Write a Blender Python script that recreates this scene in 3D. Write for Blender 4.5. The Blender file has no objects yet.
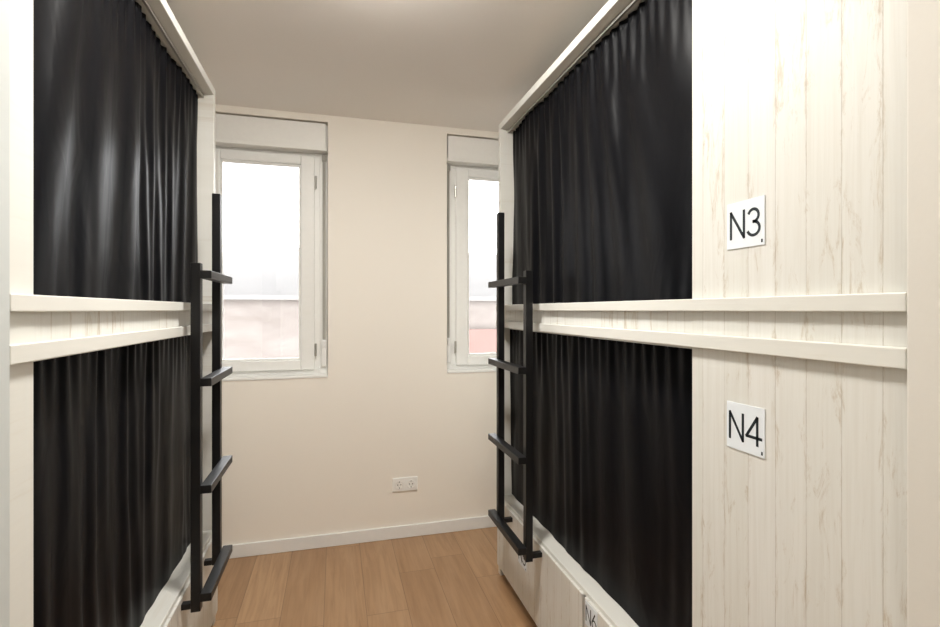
import bpy, bmesh, math, random
from mathutils import Vector, noise
random.seed(4)
S = bpy.context.scene
COL = S.collection
try:
    S.view_settings.view_transform = 'Standard'
    S.view_settings.look = 'None'
except Exception:
    pass

# ------------------------------------------------------------ materials
def lin(c):
    return tuple(((v/255)/12.92 if v/255 <= 0.04045 else (((v/255)+0.055)/1.055)**2.4) for v in c)
def new_mat(name):
    m = bpy.data.materials.new(name); m.use_nodes = True
    nt = m.node_tree; b = nt.nodes['Principled BSDF']
    return m, nt, b
class N:
    def __init__(s, nt): s.nt = nt
    def n(s, t, **k):
        x = s.nt.nodes.new(t)
        for a, v in k.items(): setattr(x, a, v)
        return x
    def l(s, a, b): s.nt.links.new(a, b)
    def math(s, op, a, b=None, clamp=False):
        x = s.n('ShaderNodeMath', operation=op, use_clamp=clamp)
        for i, v in enumerate((a, b)):
            if v is None: continue
            if isinstance(v, (int, float)): x.inputs[i].default_value = v
            else: s.l(v, x.inputs[i])
        return x.outputs[0]
    def mix(s, f, a, b):
        x = s.n('ShaderNodeMix', data_type='RGBA')
        for sock, v in ((x.inputs[0], f), (x.inputs[6], a), (x.inputs[7], b)):
            if isinstance(v, (int, float)): sock.default_value = v
            elif isinstance(v, tuple): sock.default_value = (*v[:3], 1)
            else: s.l(v, sock)
        return x.outputs[2]
    def pos(s):
        return s.n('ShaderNodeNewGeometry').outputs['Position']
    def mapping(s, v, scale):
        x = s.n('ShaderNodeMapping'); x.inputs['Scale'].default_value = scale
        s.l(v, x.inputs['Vector']); return x.outputs[0]
    def noise(s, v, scale, detail=4, rough=.55, dist=0):
        x = s.n('ShaderNodeTexNoise'); s.l(v, x.inputs['Vector'])
        x.inputs['Scale'].default_value = scale; x.inputs['Detail'].default_value = detail
        x.inputs['Roughness'].default_value = rough; x.inputs['Distortion'].default_value = dist
        return x.outputs['Fac']
    def ramp(s, f, p0, p1):
        x = s.n('ShaderNodeMapRange'); x.inputs[1].default_value = p0; x.inputs[2].default_value = p1
        s.l(f, x.inputs[0]); return x.outputs[0]
    def bump(s, h, st, dist, bsdf):
        x = s.n('ShaderNodeBump'); x.inputs['Strength'].default_value = st
        x.inputs['Distance'].default_value = dist
        s.l(h, x.inputs['Height']); s.l(x.outputs[0], bsdf.inputs['Normal'])

def simple(name, rgb, rough=.5, metal=0, nscale=40, nbump=.05, var=.03):
    m, nt, b = new_mat(name); g = N(nt)
    f = g.noise(g.pos(), nscale, 3)
    c = lin(rgb)
    g.l(g.mix(f, tuple(v*(1-var) for v in c), tuple(min(1, v*(1+var)) for v in c)), b.inputs['Base Color'])
    b.inputs['Roughness'].default_value = rough; b.inputs['Metallic'].default_value = metal
    if nbump: g.bump(f, nbump, .002, b)
    return m

M_wall = simple('wall_paint', (249, 243, 233), .75, nscale=120, nbump=.08, var=.008)
M_ceil = simple('ceiling_paint', (248, 243, 237), .8, nscale=120, nbump=.05, var=.008)
M_trim = simple('trim_white', (242, 242, 240), .4)
M_frame = simple('window_lacquer', (247, 247, 244), .35)
M_alu = simple('shutter_box_plastic', (247, 246, 242), .45)
M_black = simple('black_steel', (13, 13, 15), .42, .2, nscale=200)
M_paper = simple('sign_card', (230, 236, 241), .5, nbump=0, var=.005)
M_ink = simple('sign_ink', (18, 30, 38), .6, nbump=0)
M_socket = simple('socket_plastic', (250, 250, 247), .3, nbump=0)
M_hole = simple('socket_dark', (60, 58, 55), .5, nbump=0)
M_strap = simple('strap_fabric', (170, 168, 160), .8)
M_matt = simple('mattress_fabric', (225, 224, 220), .85)
M_metal = simple('hinge_metal', (190, 188, 182), .35, .8, nbump=0)
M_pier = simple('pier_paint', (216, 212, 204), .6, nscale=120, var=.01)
M_ltrim = simple('side_trim_paint', (196, 200, 198), .5)

def mat_painted_wood(name, base, warm):
    m, nt, b = new_mat(name); g = N(nt); p = g.pos()
    f = g.noise(g.mapping(p, (30, 3, 60)), 1.0, 5, .6, .3)
    f2 = g.ramp(g.noise(g.mapping(p, (18, 2.2, 35)), 1.6, 4), .60, .78)
    c = g.mix(f, lin(base), tuple(v*.94 for v in lin(base)))
    c = g.mix(g.math('MULTIPLY', f2, .3), c, lin(warm))
    g.l(c, b.inputs['Base Color']); b.inputs['Roughness'].default_value = .5
    g.bump(f, .12, .003, b); return m
M_rail = mat_painted_wood('white_painted_rail', (225, 224, 217), (206, 196, 178))

def mat_whitewash():
    m, nt, b = new_mat('whitewashed_planks'); g = N(nt); p = g.pos()
    sep = g.n('ShaderNodeSeparateXYZ'); g.l(p, sep.inputs[0])
    W = .0667
    Y, Z = sep.outputs[1], sep.outputs[2]
    yy = g.math('DIVIDE', g.math('ADD', Y, .012), W)
    fr = g.math('FRACT', yy); cell = g.math('FLOOR', yy)
    d = g.math('ABSOLUTE', g.math('SUBTRACT', fr, .5))
    edge = g.ramp(d, .486, .498)
    near = g.ramp(d, .34, .5)
    def field(ky, kz, kc, det, rough, dist):
        c_ = g.n('ShaderNodeCombineXYZ')
        g.l(g.math('MULTIPLY', Y, ky), c_.inputs[0]); g.l(g.math('MULTIPLY', Z, kz), c_.inputs[1])
        g.l(g.math('MULTIPLY', cell, kc), c_.inputs[2])
        return g.noise(c_.outputs[0], 1.0, det, rough, dist)
    grain = field(110, 3.0, 7.31, 5, .65, .4)
    patch = field(38, 7.0, 3.7, 8, .78, .9)
    where = field(4, 2.6, 5.9, 3, .5, 0)
    fine = field(240, 26, 1.3, 3, .6, 0)
    th = g.math('ADD', patch, g.math('ADD', g.math('MULTIPLY', near, .10), g.math('MULTIPLY', g.math('SUBTRACT', where, .5), .45)))
    worn = g.ramp(th, .58, .71)
    worn = g.math('MULTIPLY', worn, g.ramp(fine, .34, .56), True)
    wn = g.n('ShaderNodeTexWhiteNoise', noise_dimensions='1D'); g.l(cell, wn.inputs['W'])
    c = g.mix(wn.outputs[0], lin((225, 224, 219)), lin((219, 218, 211)))
    c = g.mix(g.math('MULTIPLY', g.ramp(grain, .42, .75), .36), c, lin((200, 195, 183)))
    c = g.mix(g.math('MULTIPLY', worn, .62, True), c, lin((174, 154, 124)))
    gn = g.ramp(field(3, 9, 2.1, 4, .7, 0), .40, .64)
    c = g.mix(g.math('MULTIPLY', edge, g.math('ADD', g.math('MULTIPLY', gn, .6), .15)), c, lin((138, 119, 95)))
    g.l(c, b.inputs['Base Color']); b.inputs['Roughness'].default_value = .5
    h = g.math('SUBTRACT', g.math('MULTIPLY', grain, .2), g.math('ADD', g.math('MULTIPLY', edge, .6), g.math('MULTIPLY', worn, .25)))
    g.bump(h, .3, .002, b); return m
M_wash = mat_whitewash()

def mat_floor():
    m, nt, b = new_mat('oak_laminate'); g = N(nt); p = g.pos()
    sep = g.n('ShaderNodeSeparateXYZ'); g.l(p, sep.inputs[0])
    xx = g.math('DIVIDE', g.math('ADD', sep.outputs[0], .05), .19); cx = g.math('FLOOR', xx); fx = g.math('FRACT', xx)
    wn = g.n('ShaderNodeTexWhiteNoise', noise_dimensions='1D'); g.l(cx, wn.inputs['W'])
    yy = g.math('ADD', g.math('DIVIDE', sep.outputs[1], 1.25), wn.outputs[0])
    cy = g.math('FLOOR', yy); fy = g.math('FRACT', yy)
    wn2 = g.n('ShaderNodeTexWhiteNoise', noise_dimensions='2D')
    cb = g.n('ShaderNodeCombineXYZ'); g.l(cx, cb.inputs[0]); g.l(cy, cb.inputs[1]); g.l(cb.outputs[0], wn2.inputs['Vector'])
    v = wn2.outputs[0]
    gc = g.n('ShaderNodeCombineXYZ')
    g.l(g.math('MULTIPLY', sep.outputs[0], 44), gc.inputs[0])
    g.l(g.math('MULTIPLY', sep.outputs[1], 2.6), gc.inputs[1])
    g.l(g.math('MULTIPLY', v, 31), gc.inputs[2])
    gr = g.noise(gc.outputs[0], 1.0, 6, .65, .8)
    gc2 = g.n('ShaderNodeCombineXYZ')
    g.l(g.math('MULTIPLY', sep.outputs[0], 8), gc2.inputs[0])
    g.l(g.math('MULTIPLY', sep.outputs[1], 1.1), gc2.inputs[1])
    g.l(g.math('MULTIPLY', v, 17), gc2.inputs[2])
    gr2 = g.noise(gc2.outputs[0], 1.0, 4, .5, 1.2)
    c = g.mix(v, lin((186, 150, 113)), lin((166, 130, 95)))
    c = g.mix(g.math('MULTIPLY', g.ramp(gr, .4, .72), .65), c, lin((140, 104, 72)))
    c = g.mix(g.math('MULTIPLY', g.ramp(gr2, .45, .7), .35), c, lin((194, 161, 126)))
    e1 = g.ramp(g.math('ABSOLUTE', g.math('SUBTRACT', fx, .5)), .487, .497)
    e2 = g.ramp(g.math('ABSOLUTE', g.math('SUBTRACT', fy, .5)), .4980, .4995)
    e = g.math('MAXIMUM', e1, e2)
    c = g.mix(g.math('MULTIPLY', e, .6), c, lin((98, 70, 47)))
    g.l(c, b.inputs['Base Color']); b.inputs['Roughness'].default_value = .36
    g.bump(g.math('SUBTRACT', g.math('MULTIPLY', gr, .2), e), .15, .002, b); return m
M_floor = mat_floor()

def mat_curtain():
    m, nt, b = new_mat('black_satin'); g = N(nt); p = g.pos()
    f = g.noise(g.mapping(p, (6, 6, 2)), 2.0, 4, .5, .6)
    c = g.mix(f, (.0028, .0029, .0038), (.0045, .0047, .0062))
    g.l(c, b.inputs['Base Color'])
    b.inputs['Roughness'].default_value = .42
    b.inputs['Specular IOR Level'].default_value = .078
    f2 = g.noise(g.mapping(p, (9, 9, 4)), 1.2, 2, .5, .8)
    g.bump(f2, .2, .012, b); return m
M_curt = mat_curtain()

def mat_ext():
    m, nt, b = new_mat('exterior_render'); g = N(nt); p = g.pos()
    f = g.noise(g.mapping(p, (1, 1, 2.5)), 1.8, 6, .65, .4)
    g.l(g.mix(g.ramp(f, .35, .65), (.145, .128, .118), (.108, .092, .083)), b.inputs['Base Color'])
    b.inputs['Roughness'].default_value = .9; return m
M_ext = mat_ext()
def flat(name, c):
    m, nt, b = new_mat(name); g = N(nt)
    f = g.noise(g.pos(), 3, 4)
    g.l(g.mix(f, tuple(v*.85 for v in c), tuple(v*1.1 for v in c)), b.inputs['Base Color'])
    b.inputs['Roughness'].default_value = .9; return m
M_brick = flat('exterior_red', (.142, .082, .072))
M_extg = flat('exterior_ground', (.15, .145, .14))
M_extw = flat('exterior_pale', (.185, .180, .177))

mg, nt, b = new_mat('window_glass'); g = N(nt)
nt.nodes.remove(b)
tr = g.n('ShaderNodeBsdfTransparent'); gl = g.n('ShaderNodeBsdfGlossy'); gl.inputs['Roughness'].default_value = .02
lw = g.n('ShaderNodeFresnel'); lw.inputs['IOR'].default_value = 1.35
mx = g.n('ShaderNodeMixShader'); g.l(lw.outputs[0], mx.inputs[0]); g.l(tr.outputs[0], mx.inputs[1]); g.l(gl.outputs[0], mx.inputs[2])
g.l(mx.outputs[0], nt.nodes['Material Output'].inputs[0]); M_glass = mg

def lamp_mat(st):
    m, nt, b = new_mat('lamp_diffuser')
    b.inputs['Base Color'].default_value = (1, 1, 1, 1)
    b.inputs['Emission Color'].default_value = (1, .968, .915, 1); b.inputs['Emission Strength'].default_value = st
    return m

# ------------------------------------------------------------ mesh helpers
def finish(name, bm, mats, parent=None, bevel=0, smooth=False):
    me = bpy.data.meshes.new(name); bm.normal_update(); bm.to_mesh(me); bm.free()
    for m in mats: me.materials.append(m)
    o = bpy.data.objects.new(name, me); COL.objects.link(o)
    if parent: o.parent = parent
    if bevel:
        md = o.modifiers.new('bevel', 'BEVEL'); md.width = bevel; md.segments = 2; md.limit_method = 'ANGLE'
    if smooth:
        for p in me.polygons: p.use_smooth = True
    return o
def add_box(bm, x0, x1, y0, y1, z0, z1, mi=0):
    x0, x1 = sorted((x0, x1)); y0, y1 = sorted((y0, y1)); z0, z1 = sorted((z0, z1))
    v = [bm.verts.new((x, y, z)) for x in (x0, x1) for y in (y0, y1) for z in (z0, z1)]
    for q in ((0, 1, 3, 2), (4, 6, 7, 5), (0, 4, 5, 1), (2, 3, 7, 6), (0, 2, 6, 4), (1, 5, 7, 3)):
        f = bm.faces.new([v[i] for i in q]); f.material_index = mi
def boxes(name, lst, mats, parent=None, bevel=0):
    bm = bmesh.new()
    for b_ in lst: add_box(bm, *b_)
    return finish(name, bm, mats if isinstance(mats, list) else [mats], parent, bevel)
def empty(name):
    o = bpy.data.objects.new(name, None); COL.objects.link(o); return o
def add_cyl(bm, c, axis, r, h, seg=24, mi=0, r2=None):
    from mathutils import Matrix
    rot = {'z': Matrix.Identity(4), 'y': Matrix.Rotation(math.pi/2, 4, 'X'), 'x': Matrix.Rotation(math.pi/2, 4, 'Y')}[axis]
    res = bmesh.ops.create_cone(bm, cap_ends=True, segments=seg, radius1=r, radius2=r if r2 is None else r2, depth=h,
                                matrix=Matrix.Translation(c) @ rot)
    fs = set()
    for v in res['verts']:
        for f in v.link_faces: fs.add(f)
    for f in fs: f.material_index = mi

# ------------------------------------------------------------ room
WL, WR, YB, YF, CZ = -1.47, 1.80, 3.06, -1.2, 2.555
W1 = (-.80, -.042); W2 = (.681, 1.44); WZ0, WZ1 = 1.0, 2.515
boxes('floor', [(WL-.15, WR+.15, YF-.15, YB+.25, -.1, 0)], M_floor)
boxes('ceiling', [(WL-.15, WR+.15, YF-.15, YB+.25, CZ, CZ+.1)], M_ceil)
boxes('wall_back', [
    (WL-.15, W1[0], YB, YB+.25, 0, CZ), (W1[1], W2[0], YB, YB+.25, 0, CZ), (W2[1], WR+.15, YB, YB+.25, 0, CZ),
    (W1[0], W1[1], YB, YB+.25, 0, WZ0), (W1[0], W1[1], YB, YB+.25, WZ1, CZ),
    (W2[0], W2[1], YB, YB+.25, 0, WZ0), (W2[0], W2[1], YB, YB+.25, WZ1, CZ)], M_wall)
boxes('wall_left', [(WL-.15, WL, YF, YB, 0, CZ)], M_wall)
boxes('wall_right', [(WR, WR+.15, YF, YB, 0, CZ)], M_wall)
boxes('wall_front', [(WL-.15, WR+.15, YF-.15, YF, 0, CZ)], M_wall)
boxes('wall_left_corridor', [(WL, -.522, YF, .49, 0, CZ)], M_pier)
boxes('wall_right_corridor', [(.818, WR, YF, .541, 0, CZ)], M_pier, bevel=.003)
boxes('trim_1', [(-.5205, -.5035, .35, .962, 0, CZ)], M_ltrim, bevel=.002)
boxes('baseboard_back', [(WL, WR, YB-.014, YB, 0, .075)], M_trim, bevel=.003)
boxes('baseboard_left', [(WL, WL+.014, 2.47, YB-.014, 0, .075)], M_trim, bevel=.003)
boxes('baseboard_right', [(WR-.014, WR, 2.53, YB-.014, 0, .075)], M_trim, bevel=.003)

def window(idx, xa, xb, strap_right):
    root = empty('window_%d' % idx)
    fy0, fy1 = YB+.085, YB+.15
    boxes('shutter_box', [(xa+.01, xb-.012, YB+.012, YB+.22, 2.352, 2.508), (xa+.004, xb-.004, YB+.006, YB+.016, 2.345, 2.362),
                          (xa, xb, YB+.06, YB+.24, 2.35, WZ1)], M_alu, root, .003)
    g0, g1 = xa+.048, xb-.048
    boxes('fixed_frame', [
        (xa, g0, fy0+.0, fy1, WZ0+.0, 2.352), (g1, xb, fy0, fy1, WZ0, 2.352),
        (g0, g1, fy0+.01, fy1, WZ0, WZ0+.045), (g0, g1, fy0+.01, fy1, 2.325, 2.352),
        (g0, g0+.035, fy0+.01, fy1, WZ0+.045, 2.325), (g1-.035, g1, fy0+.01, fy1, WZ0+.045, 2.325)], M_frame, root, .003)
    s0, s1 = g0+.030, g1-.030; z0, z1 = WZ0+.04, 2.33
    w = .080
    boxes('sash', [
        (s0, s0+w, fy0-.01, fy1-.02, z0, z1), (s1-w, s1, fy0-.01, fy1-.02, z0, z1),
        (s0+w, s1-w, fy0-.01, fy1-.02, z0, z0+w*.75), (s0+w, s1-w, fy0-.01, fy1-.02, z1-w*.7, z1)], M_frame, root, .006)
    q = .012
    boxes('glazing_bead', [
        (s0+w, s0+w+q, fy0+.006, fy1-.03, z0+w*.75, z1-w*.7), (s1-w-q, s1-w, fy0+.006, fy1-.03, z0+w*.75, z1-w*.7),
        (s0+w+q, s1-w-q, fy0+.006, fy1-.03, z0+w*.75, z0+w*.75+q), (s0+w+q, s1-w-q, fy0+.006, fy1-.03, z1-w*.7-q, z1-w*.7)], M_frame, root, .002)
    boxes('glass', [(s0+w-.002, s1-w+.002, fy0+.03, fy0+.034, z0+w*.7, z1-w*.65)], M_glass, root)
    boxes('sill', [(xa+.001, xb-.001, YB-.006, fy0, WZ0, WZ0+.014)], M_frame, root, .003)
    xs = xb if strap_right else xa; sg = -1 if strap_right else 1
    hx = s1 if strap_right else s0
    bm = bmesh.new()
    for hz in (1.16, 2.17):
        add_cyl(bm, (hx - sg*.006, fy0-.014, hz), 'z', .007, .075, 12)
    finish('hinge', bm, [M_metal], root)
    boxes('strap', [(xs+sg*.014, xs+sg*.032, fy0-.014, fy0-.011, 1.20, 2.34)], M_strap, root)
    boxes('strap_winder', [(xs+sg*.008, xs+sg*.040, fy0-.022, fy0, 1.06, 1.22), (xs+sg*.016, xs+sg*.030, fy0-.030, fy0-.02, 1.17, 1.215)], M_trim, root, .005)
    boxes('strap_guide', [(xs+sg*.010, xs+sg*.036, fy0-.026, fy0, 2.30, 2.335)], M_strap, root, .003)
    ox = s0 if strap_right else s1; og = 1 if strap_right else -1
    boxes('handle', [(ox+og*.03, ox+og*.055, fy0-.018, fy0-.01, 1.62, 1.70), (ox+og*.035, ox+og*.05, fy0-.05, fy0-.018, 1.66, 1.675),
                     (ox+og*.035, ox+og*.05, fy0-.055, fy0-.042, 1.55, 1.675)], M_frame, root, .004)
window(1, W1[0], W1[1], True)
window(2, W2[0], W2[1], False)

# ------------------------------------------------------------ socket
root = empty('wall_socket')
sx, sz = .4155, .327
boxes('cover_plate', [(sx-.078, sx+.078, YB-.010, YB, sz-.042, sz+.042)], M_socket, root, .004)
bm = bmesh.new()
for cx in (sx-.036, sx+.036):
    n = 32; rings = [(.026, -.0105), (.026, -.014), (.021, -.014), (.0195, -.0106)]
    vs = [[bm.verts.new((cx+r*math.cos(2*math.pi*i/n), YB+yo, sz+r*math.sin(2*math.pi*i/n))) for i in range(n)] for r, yo in rings]
    for a in range(len(rings)-1):
        for i in range(n):
            bm.faces.new((vs[a][i], vs[a][(i+1) % n], vs[a+1][(i+1) % n], vs[a+1][i]))
    f = bm.faces.new(vs[-1]); f.material_index = 0
    for dx in (-.0095, .0095):
        add_cyl(bm, (cx+dx, YB-.0108, sz), 'y', .0032, .002, 12, 1)
    for dz in (-.0185, .0185):
        add_box(bm, cx-.003, cx+.003, YB-.0135, YB-.0106, sz+dz-.002, sz+dz+.002, 1)
finish('socket_wells', bm, [M_socket, M_hole], root)

# ------------------------------------------------------------ bunks
Z_TOP, BT = 2.388, .034
def bunk(Xf, sg, y0, y1, oy0, oy1, back):
    root = empty('bunk_bed')
    D = abs(back - Xf) - .005
    def B(d0, d1, ya, yb, za, zb): return (Xf+sg*d0, Xf+sg*d1, ya, yb, za, zb)
    boxes('roof_board', [B(0, D, y0, y1, Z_TOP-BT, Z_TOP)], M_rail, root, .003)
    boxes('end_panel_far', [B(0, D, oy1, y1, 0, Z_TOP-BT)], M_wash, root, .002)
    boxes('end_panel_near', [B(.03, D, y0, y0+.025, 0, Z_TOP-BT)], M_wash, root, .002)
    boxes('back_panel', [B(D-.015, D, y0+.025, oy1, 0, Z_TOP-BT)], M_wash, root)
    boxes('front_panel', [B(0, .022, y0, oy0, 0, Z_TOP-BT)], M_wash if sg > 0 else M_rail, root, .0015)
    boxes('inner_partition', [B(.022, .045, oy0-.03, oy0, .43, Z_TOP-BT)], M_rail, root)
    boxes('middle_fascia', [B(0.002, .022, oy0, oy1, 1.315, 1.42)], M_wash, root)
    ry0 = y0 if sg > 0 else .965
    boxes('rail_upper', [B(-.0155, .0, ry0, y1-.002, 1.397, 1.4265)], M_rail, root, .002)
    boxes('rail_lower', [B(-.0155, .0, ry0, y1-.002, 1.3105, 1.343)], M_rail, root, .002)
    boxes('upper_bed_base', [B(.085, D-.02, y0+.03, oy1-.003, 1.325, 1.36)], M_rail, root)
    boxes('lower_bed_base', [B(0, D-.02, oy0, oy1, .405, .425)], M_rail, root, .002)
    boxes('plinth', [B(.03, .05, oy0, oy1, 0, .405)], M_wash, root)
    boxes('mattress_upper', [B(.10, D-.03, y0+.04, oy1-.02, 1.36, 1.50)], M_matt, root, .03)
    boxes('mattress_lower', [B(.10, D-.03, y0+.04, oy1-.02, .425, .58)], M_matt, root, .03)
    ym = 1.555 if sg > 0 else 1.70
    for a, b_ in ((oy0+.01, ym-.009), (ym+.009, oy1+.02)):
        boxes('drawer', [B(-.012, -.0005, a, b_, .055, .412), B(-.0005, .029, a+.02, b_-.03, .075, .38)], M_wash, root, .002)
    boxes('curtain_rod', [B(.038, .046, oy0, oy1, 2.338, 2.346)], M_metal, root)
    boxes('curtain_rod_lower', [B(.042, .050, oy0, oy1, 1.300, 1.308)], M_metal, root)
    return root
bunk(.840, 1, .545, 2.512, 1.026, 2.480, WR)
bunk(-.520, -1, .495, 2.455, 1.060, 2.422, WL)

def ss(a, b_, x):
    x = max(0, min(1, (x-a)/(b_-a))); return x*x*(3-2*x)
def curtain(Xc, ya, yb, z0, z1, seed, amp=1.0, lower=False):
    NY, NZ = 480, 200
    bm = bmesh.new(); L = yb-ya; H = z1-z0
    rows = []
    V = lambda a, b_, c: noise.noise(Vector((a, b_, c)))
    for j in range(NZ+1):
        t = j/NZ; z = z1 - t*H; row = []
        top = max(0, 1-t/.30)**1.4
        for i in range(NY+1):
            s = i/NY*L
            lean = s + t*.06*V(s*1.5, 0, seed)
            w = V(s*1.7, t*.6, seed); w2 = V(lean*1.2, t*.4, seed+9.3)
            ph = lean/.15 + 1.9*w2
            env = .40+1.0*abs(V(lean*3.1, t*.8, seed+12))
            sn = math.sin(2*math.pi*ph)
            d = .0085*env*ss(-.1, .3, t)*math.copysign(abs(sn)**.9, sn)
            d += .0080*V(lean*4.5, t*.7, seed+2)*2
            m = ss(0, .4, V(lean*2.6, t*1.2, seed+4))
            d += .0034*m*math.sin(2*math.pi*(lean/.068 + 1.1*w))
            d += .0050*top*math.sin(2*math.pi*(s/.052 + .9*w2 + .6*w))
            d += .0028*V(s*5+t*3.5, t*5-s*2.5, seed+8)*ss(.05, .3, t)
            if t < .03: d += .0015*math.sin(2*math.pi*s/.021)
            if lower: d *= (1-.6*ss(.75, 1.0, t))
            d = .018*math.tanh(d*amp/.018)
            row.append(bm.verts.new((Xc + d, ya + s, z)))
        rows.append(row)
    for j in range(NZ):
        for i in range(NY):
            bm.faces.new((rows[j][i], rows[j][i+1], rows[j+1][i+1], rows[j+1][i]))
    return finish('blackout_curtain', bm, [M_curt], smooth=True)
for (Xf, sg, ya, yb, sd) in ((.840, 1, 1.028, 2.477, 1.7), (-.520, -1, 1.062, 2.418, 22.4)):
    curtain(Xf+sg*.066, ya, yb, 1.385, 2.345, sd, 1.0)
    curtain(Xf+sg*.062, ya, yb, .4265, 1.320, sd+40, .75, True)

# ------------------------------------------------------------ ladders
def ladder(Xs, sg, yn, yf, Xface):
    bm = bmesh.new(); h = .0155
    add_box(bm, Xs-h, Xs+h, yn-h, yn+h, .365, 1.562)
    add_box(bm, Xs-h, Xs+h, yf-h, yf+h, .375, 1.868)
    for z in (.415, .785, 1.152, 1.522):
        add_box(bm, Xs-sg*h, Xs-sg*(h+.036), yn-h-.008, yf+h+.02, z-.014, z+.014)
    for y in (yn, yf):
        add_box(bm, Xs+sg*h, Xface-sg*.0005, y-.012, y+.012, .375, .395)
    return finish('bunk_ladder', bm, [M_black], bevel=.002)
ladder(.769, 1, 1.915, 2.27, .828)
ladder(-.462, -1, 1.90, 2.205, -.508)

# ------------------------------------------------------------ number signs
def arc(cx, cy, rx, ry, a0, a1, n=20):
    return [(cx+rx*math.cos(math.radians(a0+(a1-a0)*i/n)), cy+ry*math.sin(math.radians(a0+(a1-a0)*i/n))) for i in range(n+1)]
GL = {
 'N': [[(0, 0), (0, 1)], [(0, 1), (.68, 0)], [(.68, 0), (.68, 1)]],
 '3': [arc(.24, .74, .23, .23, 155, -90), arc(.24, .27, .27, .25, 90, -155)],
 '4': [[(.46, 0), (.46, 1)], [(.46, 1), (-.03, .26)], [(-.03, .26), (.64, .26)]],
 '5': [[(.50, .97), (.14, .97)], [(.14, .97), (.06, .56)], arc(.22, .30, .29, .29, 122, -150)],
 '6': [arc(.26, .28, .27, .27, 0, 360, 32), [(.02, .40), (.36, 1)]],
}
def sign(txt, X, yc, zc, size=.100, cap=.057):
    bm = bmesh.new(); h = size/2
    add_box(bm, X-.0022, X-.0004, yc-h, yc+h, zc-h, zc+h, 0)
    t = .0060*cap/.054
    widths = {'N': .62, '3': .5, '4': .60, '5': .5, '6': .52}
    tot = sum(widths[c] for c in txt)+.20*(len(txt)-1)
    cur = -tot/2
    def P(x, y): return (X-.0026, yc - x, zc + y)
    for c in txt:
        for pl in GL[c]:
            pts = [Vector(((cur+p[0]*(.92 if c == 'N' else 1))*cap, (p[1]-.5)*cap)) for p in pl]
            n = len(pts); L_, R_ = [], []
            for i, p in enumerate(pts):
                a = pts[max(0, i-1)]; b_ = pts[min(n-1, i+1)]
                d = (b_-a).normalized(); nn = Vector((-d.y, d.x))*t/2
                if i == 0: p = p - d*t*.3
                if i == n-1: p = p + d*t*.3
                L_.append(bm.verts.new(P(*(p+nn)))); R_.append(bm.verts.new(P(*(p-nn))))
            for i in range(n-1):
                f = bm.faces.new((L_[i], L_[i+1], R_[i+1], R_[i])); f.material_index = 1
        cur += widths[c]+.20
    add_box(bm, X-.0026, X-.0022, yc-h+.004, yc-h+.008, zc-h+.005, zc-h+.012, 1)
    return finish('bed_number_sign', bm, [M_paper, M_ink])
sign('N3', .840, .862, 1.583)
sign('N4', .840, .862, 1.149)
sign('N5', .828, 2.13, .275, .100, .062)
sign('N6', .828, 1.495, .368, .080, .050)

# ------------------------------------------------------------ exterior
root = empty('neighbouring_building')
boxes('facade_low', [(-6, 8, 6.2, 6.6, -3, 1.52)], M_ext, root)
boxes('red_ledge', [(1.2, 8, 6.1, 6.2, .75, 1.15)], M_brick, root)
boxes('coping', [(-6, 8, 6.12, 6.62, 1.52, 1.57)], M_extg, root)
boxes('upper_facade', [(-6, 8, 8.0, 8.3, -3, 2.35)], M_extw, root)
boxes('exterior_ground', [(-10, 12, 3.5, 40, -3.1, -3)], M_extg)

# ------------------------------------------------------------ dome lamps
def lamp(x, y, st, r=.15, hgt=.05):
    root = empty('ceiling_lamp')
    bm = bmesh.new(); add_cyl(bm, (x, y, CZ-.012), 'z', r+.02, .024, 64)
    finish('lamp_housing', bm, [M_trim], root, .002)
    bm = bmesh.new(); n = 48; rings = []
    for k in range(9):
        a = k/9*math.pi/2
        rings.append([bm.verts.new((x+r*math.cos(a)*math.cos(2*math.pi*i/n), y+r*math.cos(a)*math.sin(2*math.pi*i/n), CZ-.024-hgt*math.sin(a))) for i in range(n)])
    tip = bm.verts.new((x, y, CZ-.024-hgt))
    for k in range(8):
        for i in range(n):
            bm.faces.new((rings[k][(i+1) % n], rings[k][i], rings[k+1][i], rings[k+1][(i+1) % n]))
    for i in range(n): bm.faces.new((rings[8][(i+1) % n], rings[8][i], tip))
    finish('lamp_diffuser', bm, [lamp_mat(st)], root, smooth=True)
lamp(.12, 1.45, 150)
lamp(.15, -.55, 48)

for i, (a, b_) in enumerate((W1, W2)):
    pd = bpy.data.lights.new('sky_portal', 'AREA'); pd.shape = 'RECTANGLE'; pd.size = b_-a; pd.size_y = 1.35
    po = bpy.data.objects.new('sky_portal', pd); COL.objects.link(po)
    po.location = ((a+b_)/2, YB+.26, 1.68); po.rotation_euler = (-math.pi/2, 0, 0)
    pd.cycles.is_portal = True
    po.parent = bpy.data.objects['window_%d' % (i+1)]

w = bpy.data.worlds.new('sky'); S.world = w; w.use_nodes = True
nt = w.node_tree; bg = nt.nodes['Background']
bg.inputs[0].default_value = (.97, .985, 1, 1); bg.inputs[1].default_value = 9.5

# ------------------------------------------------------------ camera
cd = bpy.data.cameras.new('camera'); cd.sensor_width = 36; cd.lens = 496*36/940
cd.shift_y = -3.5/940; cd.clip_start = .02
co = bpy.data.objects.new('camera', cd); COL.objects.link(co)
co.location = (0, 0, 1.4); co.rotation_euler = (math.pi/2, 0, -math.radians(15.2))
S.camera = co
